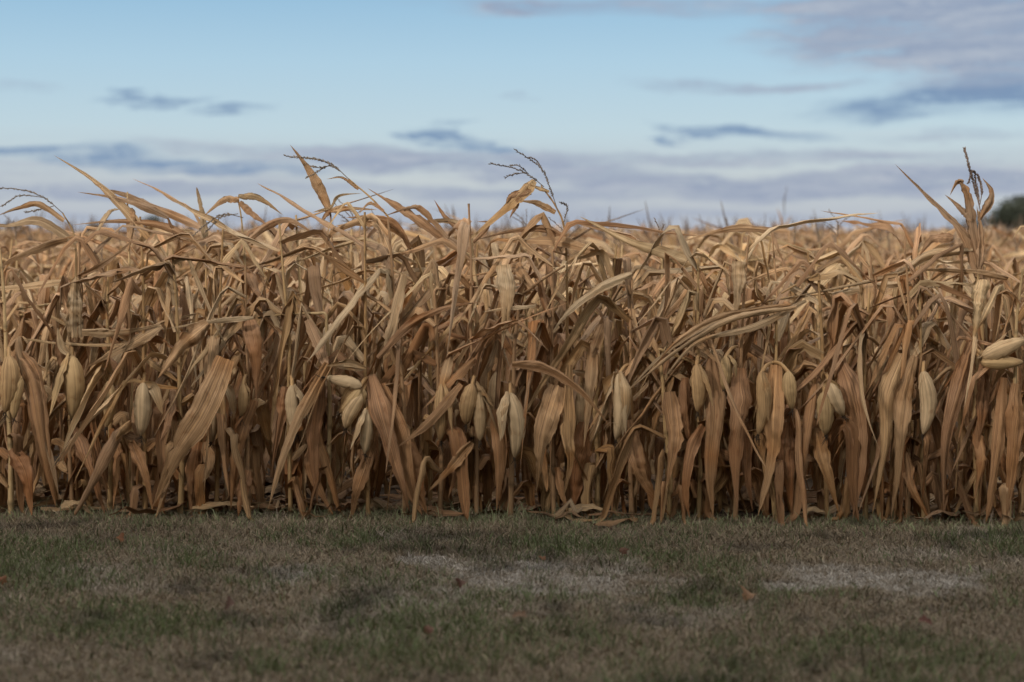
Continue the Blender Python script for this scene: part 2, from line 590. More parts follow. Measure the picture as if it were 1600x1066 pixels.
def tassel_mesh(mb, lines, r=0.0026, spike=0.013, dens=260, col=(.17, .13, .095)):
    col = np.asarray(col)
    for pts in lines:
        p = spline(pts, 18)
        L = np.linalg.norm(np.diff(p, axis=0), axis=1).sum()
        tube(mb, p, np.linspace(r, r * .55, 18), col, 5)
        k = int(L * dens)
        for i in range(k):
            s = 0.18 + 0.82 * i / max(1, k - 1)
            j = min(16, int(s * 17))
            q = p[j] + (p[j + 1] - p[j]) * (s * 17 - j)
            T = nrm(p[j + 1] - p[j])
            o = nrm(rng.normal(0, 1, 3) - 0)
            o = nrm(o - T * np.dot(o, T)) * .55 + T * .85
            e = q + nrm(o) * spike * rng.uniform(.6, 1.2)
            tube(mb, np.array([q, (q + e) / 2, e]), np.array([.0010, .0023, .0004]), col * rng.uniform(.7, 1.5), 4)


def auto_leaves(path, h, count, phi0, wscale=1.0, n=18, us=US7, face=None, behind=0.0):
    """yields one MB per blade up the stalk"""
    _, Lt = along(path, 0)
    for k in range(count):
        s = Lt * (0.10 + 0.90 * (k + rng.uniform(-.3, .3)) / count)
        p0, _ = along(path, s)
        f = p0[2] / 1.25
        mb = MB()
        phi = phi0 + math.pi * (k % 2) + rng.normal(0, .55)
        if face is not None and rng.random() < face:
            phi = -math.pi / 2 + rng.normal(0, .8)
        tw = rng.choice([-1, 1]) * rng.uniform(.2, 2.0)
        if math.sin(phi) < 0 and rng.random() < behind:
            phi = -phi
        sec = None
        if rng.random() < .35:
            sec = (rng.uniform(.35, .8), R(rng.uniform(-95, -55)), rng.normal(0, .9))
        flip = lambda a_: -a_ if (math.sin(a_) < 0 and rng.random() < behind) else a_
        if f < 0.46:                                   # lower blades break over and hang
            hang_leaf(mb, p0, phi, rng.uniform(.40, .78), rng.uniform(.042, .098) * wscale, R(rng.uniform(20, 80)), R(-rng.uniform(70, 92)),
                      rng.uniform(.02, .14), rng.uniform(.05, .18), rng.normal(0, .5), tw, n=n, us=us, drift=rng.normal(0, .7), second=sec if rng.random() < .4 else None)
        elif f < 0.86 and rng.random() < .85:          # middle blades hang too, pushed to the left by the wind
            if rng.random() < .72:
                phi = flip(math.pi + rng.normal(0, .75))
            hang_leaf(mb, p0, phi, rng.uniform(.50, .98), rng.uniform(.026, .080) * wscale, R(rng.uniform(25, 88)), R(-rng.uniform(42, 86)),
                      rng.uniform(.02, .22), rng.uniform(.03, .10), rng.normal(0, .7), tw * .7, n=n, us=us, drift=rng.normal(0, .35), second=sec if rng.random() < .3 else None, limp=.06)
        else:                                          # top blades are stiff, swept sideways, snapped at an angle
            if rng.random() < .8:
                phi = flip((math.pi if rng.random() < .66 else 0.0) + rng.normal(0, .5))
            if sec is None and rng.random() < .4:
                sec = (rng.uniform(.4, .85), R(rng.uniform(-90, -10)), rng.normal(0, .5))
            hang_leaf(mb, p0, phi, rng.uniform(.36, .82), rng.uniform(.024, .060) * wscale, R(rng.uniform(10, 70)), R(rng.uniform(-65, 22)),
                      rng.uniform(.05, .35), rng.uniform(.03, .10), rng.normal(0, .8), tw * .6, n=n, us=us, drift=rng.normal(0, .3), second=sec, limp=.045)
        yield mb


def canopy_h(xpx, r):
    """height of the plants' tops: the near left side stands taller than the right"""
    ty = np.interp(xpx, [-400, 0, 250, 600, 900, 1080, 1400, 1600, 2000], [344, 344, 348, 354, 368, 386, 394, 382, 382])
    h0 = H - (ty - HY) / 345.0
    far = 1.19
    k = min(1.0, r / 3.0)
    return h0 * (1 - k) + far * k


def plant_empty(x, y, label, group):
    o = bpy.data.objects.new('corn_plant', None)
    o.empty_display_size = .1
    o.location = (x, y, 0)
    link(o)
    return tag(o, label, 'corn plant', group)


GROUP = 'dry corn plants standing in rows'


def make_plant(x, y, r, label, leaves=9, parts=True, broken=None, h=None, ear=False, tas=0.12, face=None, group=GROUP, behind=0.0):
    xpx = 800 + x / y * F
    h = h or canopy_h(xpx, r) * rng.uniform(.84, 1.08 if xpx > 900 else 1.10)
    if broken is None and rng.random() < .5:
        broken = (h * rng.uniform(.66, .92), (math.pi if rng.random() < .5 else 0) + rng.normal(0, .6), R(rng.uniform(-30, 35)), rng.uniform(.12, .36))
    root = plant_empty(x, y, label, group)
    org = (x, y, 0)
    path = stalk_path(x, y, h, (rng.normal(-.01, .04), rng.normal(0, .03)), broken)
    mb = MB(); stalk_mesh(mb, path, rng.uniform(.010, .014)); mb.build('stalk', M_STALK, root, org)
    phi0 = rng.uniform(0, 6.28)
    if parts:
        for lm in auto_leaves(path, h, leaves, phi0, face=face, behind=behind):
            lm.build('leaf', M_LEAF, root, org)
    else:
        big = MB()
        for lm in auto_leaves(path, h, leaves, phi0, n=12, us=US5):
            big.v += lm.v; big.uv += lm.uv; big.c += lm.c
            big.q += [q + big.n for q in lm.q]; big.n += lm.n
        big.build('foliage', M_LEAF, root, org)
    if ear:
        p0, _ = along(path, rng.uniform(.42, .62))
        a = p0 + np.array([rng.uniform(-.05, .05), -.03, .0])
        b = a + np.array([rng.uniform(-.04, .04), rng.uniform(-.03, 0), -rng.uniform(.2, .28)])
        add_ear(root, a, b, rng.uniform(.06, .08), int(rng.integers(0, 3)), True, org=org)
    if rng.random() < tas:
        e = path[-1]
        d = nrm(path[-1] - path[-3])
        ls = [[e, e + d * .08, e + d * .17 + np.array([rng.normal(-.03, .03), 0, -.01])]]
        for _ in range(rng.integers(2, 5)):
            q = e + d * rng.uniform(0, .07)
            v = np.array([rng.normal(-.25, .5), rng.normal(0, .4), .75])
            ls.append([q, q + v * .06, q + v * .12 + np.array([0, 0, -.02])])
        m = MB(); tassel_mesh(m, ls, dens=110); m.build('tassel', M_TASSEL, root, org)
    return root, path


def hero_leaf(root, pts, w_px, Y, org, tilt=0.0, twist=0.0, fold=0.35, col=None, ruffle=.14, peak=.4, base=.5, tip=.9, n=26):
    """a blade read from the photograph: pts (x, y[, nearer by]) from its base on the stalk to its tip"""
    q = [P(p[0], p[1], Y - (p[2] if len(p) > 2 else 0.0)) for p in pts]
    p = spline(q, n)
    T = nrm(np.gradient(p, axis=0))
    side = nrm(np.cross(T[0], [0, 1, 0]))          # broad face towards the open lawn
    t = np.linspace(0, 1, n)
    m = MB()
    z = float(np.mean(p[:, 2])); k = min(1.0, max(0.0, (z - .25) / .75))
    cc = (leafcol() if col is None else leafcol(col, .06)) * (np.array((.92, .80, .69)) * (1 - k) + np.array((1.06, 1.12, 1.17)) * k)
    roll = tilt + twist * t + wob(n, .22, 4)
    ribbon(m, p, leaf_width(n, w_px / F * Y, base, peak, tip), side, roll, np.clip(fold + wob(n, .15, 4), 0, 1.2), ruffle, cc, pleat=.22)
    return m.build('leaf', M_LEAF, root, org)


# ------------------------------------------------------------------ ground
def ground_material(name, cols, scale, bump):
    m = bpy.data.materials.new(name)
    m.use_nodes = True
    t = m.node_tree; t.nodes.clear(); N = NT(t)
    tcd = N.n('ShaderNodeTexCoord')
    a = N.noise(tcd.outputs['Object'], scale, 8, 0.65)
    b = N.noise(tcd.outputs['Object'], scale * 9, 5, 0.7)
    f = N.math('ADD', N.math('MULTIPLY', a.outputs[0], .6), N.math('MULTIPLY', b.outputs[0], .4))
    c = N.ramp(f, [(0.34, cols[0]), (0.5, cols[1]), (0.66, cols[2])])
    p = N.n('ShaderNodeBsdfPrincipled')
    p.inputs['Roughness'].default_value = .95
    p.inputs['Specular IOR Level'].default_value = .1
    N.link(c, p.inputs['Base Color'])
    bn = N.n('ShaderNodeBump'); bn.inputs['Strength'].default_value = bump; bn.inputs['Distance'].default_value = .02
    N.link(f, bn.inputs['Height']); N.link(bn.outputs[0], p.inputs['Normal'])
    o = N.n('ShaderNodeOutputMaterial'); N.link(p.outputs[0], o.inputs[0])
    return m


def sheet(name, corners, z, mat):
    me = bpy.data.meshes.new(name)
    me.from_pydata([(x, y, z) for x, y in corners], [], [(0, 1, 2, 3)])
    me.materials.append(mat)
    o = bpy.data.objects.new(name, me)
    return tag(link(o), kind='structure')


SOIL = ground_material('field_soil', [(.035, .025, .018), (.065, .047, .033), (.10, .075, .055)], 2.2, .6)
TURF = ground_material('turf', [(.05, .042, .03), (.09, .073, .053), (.13, .105, .08)], 1.7, .5)
sheet('ground', [(-700, -60), (700, -60), (700, 1200), (-700, 1200)], 0.0, SOIL)
xa, xb = -60, 60
sheet('lawn', [(xa, -50), (xb, -50), (xb, rowY(xb) - .02), (xa, rowY(xa) - .02)], 0.004, TURF)


def vnoise(x, y, s, seed):
    """cheap smooth value noise on arrays"""
    r_ = np.random.default_rng(seed)
    g = r_.random((64, 64))
    x, y = x * s + 1000.3, y * s + 1000.7
    i, j = np.floor(x).astype(int), np.floor(y).astype(int)
    fx, fy = x - i, y - j
    fx, fy = fx * fx * (3 - 2 * fx), fy * fy * (3 - 2 * fy)
    q = lambda a, b: g[a % 64, b % 64]
    return (q(i, j) * (1 - fx) + q(i + 1, j) * fx) * (1 - fy) + (q(i, j + 1) * (1 - fx) + q(i + 1, j + 1) * fx) * fy


def grass_blades(name, x0, x1, y0, y1, count, hmin, hmax, wd, label, edge=True):
    X = rng.uniform(x0, x1, count)
    Yv = rng.uniform(y0, y1, count)
    keep = Yv < rowY(X) + .03
    X, Yv = X[keep], Yv[keep]
    # thin out so bare spots show
    nb = vnoise(X, Yv, 2.6, 1) * .6 + vnoise(X, Yv, 7, 2) * .4
    keep = rng.random(len(X)) < np.clip(.35 + 1.2 * nb, 0, 1)
    X, Yv = X[keep], Yv[keep]
    n = len(X)
    n1 = vnoise(X, Yv, 1.3, 3) * .5 + vnoise(X, Yv, 3.3, 4) * .3 + vnoise(X, Yv, 9, 5) * .2
    n2 = vnoise(X, Yv, .9, 6) * .5 + vnoise(X, Yv, 2.9, 7) * .3 + vnoise(X, Yv, 8, 8) * .2
    green = np.clip((n1 - .45) * 3.6, .08, .95)
    grey = np.clip((n2 - .66) * 4, 0, 1) * .5

    def spot(px, py, rx, ry):
        Yc = F * H / (py - HY); Xc = (px - 800) / F * Yc
        sx = rx / F * Yc; sy = ry * Yc * Yc / (F * H)
        d = np.sqrt(((X - Xc) / sx) ** 2 + ((Yv - Yc) / sy) ** 2) + (vnoise(X, Yv, 6, 11) - .5) * 1.3 + (vnoise(X, Yv, 17, 13) - .5) * .9
        return np.clip(1.5 - d, 0, 1) ** 1.3
    for s in ((900, 856, 120, 14), (250, 985, 130, 30), (180, 960, 60, 14), (1085, 945, 70, 18), (690, 1040, 70, 16), (1380, 1010, 130, 24), (405, 1052, 40, 10), (740, 965, 40, 12), (1120, 1010, 50, 14), (30, 860, 60, 10), (540, 855, 60, 10), (1500, 1045, 120, 15)):
        green = np.maximum(green, spot(*s))
    for s in ((850, 905, 170, 22), (1370, 908, 115, 20), (1250, 925, 60, 12), (460, 905, 60, 14), (660, 880, 40, 8)):
        k = spot(*s); grey = np.maximum(grey, k); green = green * (1 - k)
    dark = np.maximum(spot(560, 950, 40, 25), np.maximum(spot(870, 955, 25, 9), spot(365, 965, 30, 8)))
    n3 = vnoise(X, Yv, 3.7, 21) * .6 + vnoise(X, Yv, 11, 22) * .4
    dark = np.maximum(dark, np.clip((n3 - .60) * 4, 0, .8))
    e = np.clip(1 - (rowY(X) - Yv) / .42, 0, 1)      # fresh fringe along the corn, where the mower does not reach
    green = np.maximum(green, e * (.45 + .5 * vnoise(X, Yv, 5, 12)))
    gr = rng.random(n) < green * .52
    cg = np.array((.098, .122, .052)); cd = np.array((.240, .198, .134)); cdr = np.array((.172, .134, .100)); cgy = np.array((.335, .315, .285))
    mixd = rng.random((n, 1))
    col = cd * mixd + cdr * (1 - mixd)
    col = col * (1 - grey[:, None]) + cgy * grey[:, None]
    col = np.where(gr[:, None], cg * (1 - .8 * e[:, None]) + np.array((.33, .36, .21)) * .8 * e[:, None], col)
    col = np.where((e[:, None] > .1) & ~gr[:, None], col * (1 + .6 * e[:, None]), col)
    col = col * (1 - .6 * dark[:, None]) * rng.uniform(.5, 1.3, (n, 1))
    h = rng.uniform(hmin, hmax, n) * (.45 + 1.1 * n1) * np.where(gr, 1.15, .9) * (1 - .45 * grey)
    h = h * np.where((rowY(X) - Yv < .12) & (rng.random(n) < .35), rng.uniform(1.2, 2.3, n), 1)
    a = rng.uniform(0, 6.28, n)
    lean = np.where(gr, rng.uniform(.2, 1.3, n), rng.uniform(.4, 2.4, n))
    dx, dy = np.cos(a), np.sin(a)
    fa = rng.uniform(0, 6.28, n)
    sx, sy = np.cos(fa) * wd * .5, np.sin(fa) * wd * .5
    V = np.empty((n, 6, 3)); UV = np.empty((n, 6, 2))
    for i, (t, w_) in enumerate(((0, 1.0), (.55, .85), (1, .12))):
        o = lean * h * t ** 1.6 * .8
        z = h * t * np.clip(1 - .32 * lean * t, .25, 1)
        V[:, 2 * i, 0] = X + dx * o - sx * w_; V[:, 2 * i, 1] = Yv + dy * o - sy * w_; V[:, 2 * i, 2] = z + .003
        V[:, 2 * i + 1, 0] = X + dx * o + sx * w_; V[:, 2 * i + 1, 1] = Yv + dy * o + sy * w_; V[:, 2 * i + 1, 2] = z + .003
        UV[:, 2 * i] = np.stack([np.zeros(n), t * h + X * 7], -1); UV[:, 2 * i + 1] = np.stack([np.ones(n), t * h + X * 7], -1)
    b = (np.arange(n) * 6)[:, None]
    Q = np.concatenate([b + np.array([[0, 1, 3, 2]]), b + np.array([[2, 3, 5, 4]])])
    mb = MB()
    mb.raw(V.reshape(-1, 3), Q, UV.reshape(-1, 2), np.repeat(col, 6, 0))
    return tag(mb.build(name, M_GRASS), label, 'grass', kind='stuff')


grass_blades('grass', -2.6, 2.6, 4.7, 8.2, 250000, .024, .052, .0036, 'short patchy half-dry lawn grass in front of the corn')
grass_blades('grass', -7, 7, 1.5, 8.5, 60000, .028, .060, .007, 'sparser dry lawn grass around the photographed strip')

# leaf litter on the soil between the rows
mb = MB()
for _ in range(560):
    X = rng.uniform(-3.0, 3.0)
    Yc = rowY(X) + (rng.exponential(.55) + .05 if rng.random() < .95 else rng.uniform(-.12, .05))
    a = rng.uniform(-.9, .9) + (math.pi if rng.random() < .5 else 0)
    L = rng.uniform(.10, .42)
    d = np.array([math.cos(a), math.sin(a), 0])
    pts = np.array([X, Yc, .02]) + d * np.linspace(0, L, 9)[:, None]
    pts[:, 2] += np.abs(wob(9, .02, 3)) + rng.uniform(0, .03)
    ribbon(mb, pts, leaf_width(9, rng.uniform(.03, .075)), [-d[1], d[0], 0], rng.normal(0, .7) + wob(9, .3, 3), .3, .2, leafcol() * .62)
tag(mb.build('leaf_litter', M_LEAF), 'fallen dry corn leaves littering the soil under the plants', 'leaf litter', kind='stuff')

# ------------------------------------------------------------------ corn: front row, plant by plant
# x in the photo, how far behind the row line, label, ears (butt x,y, tip x,y, width, loose husks), leaves
FRONT = [
 (14, 'corn plant at the left edge with a fat ear and a smaller one below it',
  [(14, 556, 8, 645, 30, 0), (34, 590, 22, 655, 18, 1)],
  [([(28, 552), (52, 600, .05), (66, 690, .08), (88, 795, .06)], 46, {}), ([(20, 700), (40, 740, .04), (50, 808, .04)], 34, {})]),
 (112, 'corn plant with one plump closed ear with a black silk tip, second from the left',
  [(112, 556, 113, 655, 31, 0)],
  [([(117, 528), (116, 480, .03), (118, 432, .02)], 27, {'col': 4, 'base': .9, 'tip': .3}), ([(100, 575), (92, 540, .02), (98, 510, .03)], 18, {}), ([(112, 668), (135, 720, .06), (165, 806, .06)], 30, {}), ([(118, 660), (150, 625, .03), (170, 597, .05)], 22, {})]),
 (172, 'corn plant with a slender ear and narrow crinkled leaves below it',
  [(172, 598, 166, 668, 19, 1)],
  [([(172, 670), (180, 730, .04), (176, 800, .05)], 24, {}), ([(128, 520, .1), (190, 520, .08), (256, 506, .06)], 18, {'col': 2}), ([(252, 508, .05), (200, 540, .1), (128, 578, .12)], 24, {'col': 2})]),
 (226, 'corn plant with a pale ear and a loose husk flopping to the right',
  [(224, 598, 220, 682, 27, 0)],
  [([(325, 505, .1), (285, 540, .12), (246, 592, .1)], 34, {'col': 0}), ([(205, 690), (225, 740, .06), (240, 806, .06)], 24, {'col': 1}), ([(205, 660), (190, 675, .05), (180, 690, .04)], 20, {})]),
 (284, 'corn plant without an ear, with a yellow stalk and a long broad slanting leaf', [],
  [([(352, 560, .10), (318, 640, .16), (275, 710, .16), (240, 790, .1)], 52, {'col': 2, 'fold': .15}), ([(270, 608), (260, 660, .05), (250, 690, .05)], 22, {})]),
 (340, 'corn plant with a pale ear split between two husks, beside a broad slanting leaf',
  [(338, 606, 330, 692, 26, 0)],
  [([(396, 496, .1), (330, 503, .12), (258, 514, .1)], 11, {'col': 4}), ([(322, 690), (326, 730, .04), (316, 755, .05)], 22, {'col': 4}), ([(310, 690), (300, 750, .03), (298, 808, .04)], 26, {})]),
 (386, 'corn plant with a half hidden ear and rusty hanging leaves',
  [(380, 600, 376, 652, 16, 0)],
  [([(396, 625), (372, 700, .06), (360, 800, .05)], 30, {'col': 1}), ([(388, 735), (378, 770, .03), (372, 808, .03)], 26, {}), ([(390, 500), (400, 560, .04), (402, 640, .05)], 30, {'col': 3})]),
 (455, 'corn plant with drooping pale husks and a long narrow leaf crossing it',
  [(456, 602, 462, 680, 22, 2)],
  [([(512, 568, .1), (470, 645, .12), (440, 720, .12), (418, 798, .1)], 24, {'col': 4}), ([(446, 604), (440, 650, .03), (424, 740, .04)], 26, {}), ([(495, 680), (490, 740, .04), (522, 808, .05)], 30, {'col': 1})]),
 (516, 'corn plant of tall bare leaves just left of the ear cluster', [],
  [([(500, 590), (490, 680, .04), (496, 790, .05)], 34, {'col': 3}), ([(480, 500), (505, 560, .03), (512, 580, .05)], 24, {})]),
 (574, 'corn plant with a cluster of ears pointing left and down',
  [(565, 605, 508, 590, 20, 0), (562, 608, 530, 645, 20, 0), (566, 615, 540, 670, 25, 0), (574, 640, 570, 710, 22, 1)],
  [([(572, 575, .05), (512, 572, .09)], 14, {'col': 4}), ([(580, 585), (600, 660, .1), (622, 740, .12), (640, 800, .08)], 38, {'col': 5}), ([(595, 600), (625, 680, .06), (640, 760, .07), (660, 806, .05)], 34, {'col': 0}), ([(585, 690), (560, 760, .04), (548, 806, .04)], 26, {})]),
 (632, 'corn plant with a broad reddish leaf and a dark leaf arching over it', [],
  [([(590, 560, .1), (640, 508, .12), (700, 480, .12), (752, 472, .1)], 16, {'col': 3}), ([(640, 690), (650, 750, .06), (668, 806, .06)], 42, {'col': 1}), ([(632, 430), (610, 520, .04), (598, 570, .05)], 22, {'col': 2})]),
 (690, 'corn plant with a shaded ear behind a slanting folded leaf',
  [(690, 600, 688, 690, 22, 1)],
  [([(720, 600, .1), (670, 660, .12), (620, 700, .12)], 20, {'col': 0}), ([(705, 550), (690, 610, .08), (670, 668, .08)], 18, {'col': 2}), ([(738, 692, .1), (705, 730, .12), (668, 770, .1)], 20, {'col': 2})]),
 (744, 'corn plant with two overlapping ears above a bare lower stalk',
  [(738, 600, 728, 664, 27, 0), (748, 612, 750, 690, 22, 1)],
  [([(700, 655), (715, 720, .05), (700, 780, .04)], 24, {}), ([(742, 560), (700, 600, .05), (660, 640, .06)], 18, {'col': 1})]),
 (798, 'corn plant with a long pale ear torn open at its tip',
  [(797, 614, 804, 716, 27, 1)],
  [([(786, 414, .05), (792, 470, .08), (784, 548, .08)], 30, {'col': 4, 'base': .8}), ([(838, 478, .05), (790, 482, .08), (752, 488, .08)], 9, {'col': 4}), ([(775, 640), (782, 720, .05), (776, 800, .05)], 28, {'col': 1}), ([(800, 570, .1), (850, 576, .12), (905, 610, .14), (955, 668, .12)], 20, {'col': 1})]),
 (866, 'corn plant with one wide pale leaf hanging from a node, without an ear', [],
  [([(988, 428, .05), (940, 448, .08), (890, 486, .1), (862, 520, .1)], 18, {'col': 4}), ([(872, 602), (850, 680, .1), (838, 770, .08)], 44, {'col': 2, 'fold': .2}), ([(890, 570), (888, 680, .05), (892, 720, .06), (880, 780, .05)], 26, {'col': 6}), ([(870, 730), (878, 770, .04), (890, 806, .04)], 16, {})]),
 (930, 'corn plant with a tall ribbed leaf, just left of a flared ear', [],
  [([(928, 535), (922, 610, .06), (912, 700, .05)], 24, {'col': 2}), ([(915, 660), (905, 740, .03), (895, 800, .03)], 44, {'col': 3}), ([(945, 500), (930, 540, .02), (925, 560, .02)], 20, {})]),
 (986, 'corn plant with a flared husk ear and a long leaf reaching its neighbour',
  [(966, 584, 962, 688, 26, 2)],
  [([(1245, 480, .15), (1150, 500, .18), (1060, 548, .2), (980, 612, .18)], 17, {'col': 2, 'fold': .6, 'base': .3}), ([(1235, 476, .12), (1130, 494, .15), (1060, 532, .16), (1010, 590, .16)], 13, {'col': 0, 'fold': .5, 'base': .4}), ([(1180, 480, .1), (1100, 512, .12), (1030, 560, .12), (968, 625, .1)], 12, {'col': 4}), ([(984, 656), (996, 720, .08), (1012, 760, .08), (1048, 808, .06)], 32, {'col': 0}), ([(1260, 470, .1), (1180, 510, .14), (1090, 535, .14), (1036, 592, .12)], 15, {'col': 4, 'base': .4})]),
 (1046, 'corn plant with tall narrow leaves, left of a plump yellow ear', [],
  [([(1046, 612), (1052, 690, .05), (1040, 770, .05)], 34, {'col': 0}), ([(1098, 665), (1080, 700, .05), (1070, 770, .06), (1078, 810, .05)], 26, {'col': 5})]),
 (1092, 'corn plant with one plump yellow ear held close beside a flat leaf',
  [(1088, 570, 1090, 645, 25, 1)],
  [([(1112, 560), (1118, 640, .06), (1110, 730, .08), (1114, 812, .06)], 38, {'col': 0}), ([(1070, 590), (1074, 660, .02), (1080, 700, .02)], 26, {})]),
 (1152, 'corn plant with a wide flat leaf and a small ear tucked at its left',
  [(1134, 556, 1130, 610, 20, 0)],
  [([(1155, 408, .03), (1154, 450, .05), (1148, 505, .05)], 26, {'col': 2, 'base': .9}), ([(1156, 575), (1158, 640, .08), (1150, 720, .08), (1152, 806, .06)], 42, {'col': 5}), ([(1170, 660), (1168, 730, .03), (1176, 800, .03)], 24, {})]),
 (1208, 'corn plant with a wide straight leaf between two pale ears',
  [(1188, 582, 1184, 680, 24, 1), (1232, 580, 1238, 640, 22, 0)],
  [([(1212, 570), (1208, 650, .08), (1205, 720, .08), (1184, 808, .06)], 40, {'col': 2, 'fold': .15}), ([(1232, 660), (1228, 720, .04), (1238, 808, .05)], 40, {'col': 3})]),
 (1288, 'corn plant with a plump ear half covered by a tan husk cap',
  [(1288, 612, 1290, 680, 27, 0), (1296, 598, 1318, 650, 24, 0)],
  [([(1272, 600), (1258, 690, .06), (1250, 760, .05)], 20, {'col': 1}), ([(1276, 668), (1290, 730, .06), (1312, 806, .06)], 30, {'col': 6}), ([(1308, 555), (1330, 620, .06), (1345, 720, .07), (1332, 812, .06)], 40, {'col': 5})]),
 (1348, 'corn plant without an ear behind long reddish leaves',
  [(1376, 540, 1374, 606, 24, 0)],
  [([(1340, 580), (1350, 660, .04), (1352, 740, .04), (1348, 806, .04)], 30, {'col': 3})]),
 (1418, 'corn plant with two long parallel leaves bent over from one node', [],
  [([(1412, 552), (1388, 620, .08), (1384, 700, .1), (1362, 808, .08)], 36, {'col': 6}), ([(1430, 556), (1412, 640, .1), (1405, 720, .12), (1392, 812, .08)], 34, {'col': 2}), ([(1414, 705), (1424, 760, .08), (1458, 822, .06)], 22, {'col': 0})]),
 (1444, 'corn plant with one plump closed ear between long hanging leaves',
  [(1442, 580, 1442, 680, 26, 0)],
  [([(1456, 640), (1450, 700, .05), (1440, 800, .05)], 28, {'col': 1})]),
 (1524, 'corn plant with two large pale ears jutting out to the right',
  [(1532, 566, 1600, 566, 22, 0), (1534, 560, 1604, 530, 26, 0)],
  [([(1536, 436, .05), (1530, 480, .08), (1520, 540, .08)], 30, {'col': 6, 'base': .8}), ([(1518, 535), (1500, 600, .06), (1478, 690, .08), (1474, 800, .06)], 34, {'col': 5}), ([(1540, 560), (1536, 640, .03), (1530, 690, .04)], 28, {'col': 3}), ([(1528, 660), (1534, 720, .05), (1522, 790, .05)], 28, {'col': 0})]),
 (1578, 'corn plant at the right edge with narrow leaves hanging straight down', [],
  [([(1568, 590), (1562, 680, .05), (1548, 780, .05), (1540, 818, .05)], 26, {'col': 0}), ([(1590, 600), (1584, 700, .05), (1572, 815, .05)], 34, {'col': 0}), ([(1575, 760), (1570, 790), (1566, 820)], 44, {'col': 5})]),
]
front_roots = {}
for px, label, ears, leaves in FRONT:
    X = (px - 800) / F * D
    Y = rowY(X) + rng.normal(0, .03)
    X = (px - 800) / F * Y
    root, path = make_plant(X, Y, 0, label, leaves=17, face=None, tas=0.0, behind=.62)
    front_roots[px] = (root, X, Y)
    org = (X, Y, 0)
    for ex, ey, tx, ty, w, nf in ears:
        back = .45 if (px == 1348) else -.10
        Yn = Y + back
        a, b = P(ex, ey, Yn), P(tx, ty, Yn + .01)
        add_ear(root, a, b, w * 1.08 / F * Yn, nf + int(rng.random() < .4), True, org=org)
        s = P(px, ey - 14, Y)
        m = MB(); tube(m, spline([s, (s + a) / 2 + np.array([0, 0, .012]), a + (b - a) * .04], 7), np.linspace(.008, .009, 7), STALK_COLS[1], 6)
        m.build('shank', M_STALK, root, org)
    for pts, w, kw in leaves:
        hero_leaf(root, pts, w, Y - .035, org, tilt=rng.normal(0, .2), twist=rng.normal(0, .35), **kw)

# loose husks of single ears
def loose_husk(px, pts, w):
    root, X, Y = front_roots[px]
    q = [P(x, y, Y - .10) for x, y in pts]
    m = MB(); husk_flap(m, q[0], q[1], q[2], w / F * Y, nrm(np.cross(q[2] - q[0], [0, 1, 0])), HUSK_COLS[rng.integers(4)] * .85)
    m.build('husk_leaf', M_HUSK, root, (X, Y, 0))
for a in ((226, [(226, 600), (242, 606), (254, 648)], 22), (340, [(338, 604), (348, 625), (352, 668)], 24), (340, [(342, 600), (360, 612), (366, 650)], 18),
          (986, [(970, 584), (952, 595), (944, 618)], 18), (1288, [(1286, 600), (1300, 605), (1318, 650)], 22), (112, [(110, 556), (98, 540), (90, 512)], 16),
          (574, [(572, 575), (545, 566), (510, 572)], 15), (574, [(565, 606), (545, 612), (530, 646)], 18)):
    loose_husk(*a)

# ------------------------------------------------------------------ tall plants that stand out against the sky
def tall_plant(px, back, label, stalk, leaves, tassels=(), r0=.011, extra=0, tcol=(.15, .125, .10), dens=150):
    X0 = (px - 800) / F * D
    Y = rowY(X0) + back
    X = (stalk[0][0] - 800) / F * Y
    root = plant_empty(X, Y, label, GROUP)
    org = (X, Y, 0)
    pts = [np.array([X, Y, 0.0])] + [P(x, y, Y) for x, y in stalk]
    path = spline(pts, 30)
    mb = MB(); stalk_mesh(mb, path, r0, .0032, fine=2); mb.build('stalk', M_STALK, root, org)
    for p, w, kw in leaves:
        hero_leaf(root, p, w, Y - .02, org, tilt=rng.normal(0, .2), twist=rng.normal(0, .3), **kw)
    if tassels:
        m = MB()
        tassel_mesh(m, [[P(x, y, Y + rng.normal(0, .01)) for x, y in l] for l in tassels], dens=dens * 1.6, col=np.array(tcol) * 1.35, r=.0022)
        m.build('tassel', M_TASSEL, root, org)
    for lm in auto_leaves(path[:20], 1.0, extra, rng.uniform(0, 6)):
        lm.build('leaf', M_LEAF, root, org)


tall_plant(205, .3, 'tall corn plant with a long blade pointing up to the left against the sky',
           [(205, 560), (203, 440), (200, 345), (199, 300)],
           [([(232, 372), (190, 322), (140, 278), (83, 242)], 17, {'tip': .95}), ([(262, 340), (225, 322), (175, 308), (120, 300)], 14, {'tip': .9}),
            ([(262, 340), (270, 360), (277, 385)], 6, {}), ([(203, 325), (204, 350), (199, 395)], 18, {'tip': .5}), ([(150, 362), (170, 332), (190, 326)], 10, {}), ([(300, 372), (250, 352), (180, 345), (110, 352)], 15, {})], extra=8)
tall_plant(60, .35, 'leaning corn plant whose drooping tassel reaches the left edge',
           [(110, 560), (118, 440), (116, 370), (98, 333)],
           [([(100, 345), (60, 320), (30, 325), (-6, 338)], 13, {}), ([(120, 380), (60, 345), (10, 352), (-30, 350)], 16, {}), ([(116, 372), (70, 385), (20, 405), (-10, 425)], 17, {})],
           [[(98, 333), (70, 310), (36, 297), (-10, 293)], [(66, 308), (30, 306), (4, 322)], [(84, 322), (60, 328), (40, 332)]], extra=8)
tall_plant(310, .6, 'corn plant with a single stiff blade standing upright',
           [(322, 540), (322, 420), (320, 352)], [([(322, 380), (316, 335), (307, 292)], 12, {'tip': .5, 'fold': .5})], extra=8)
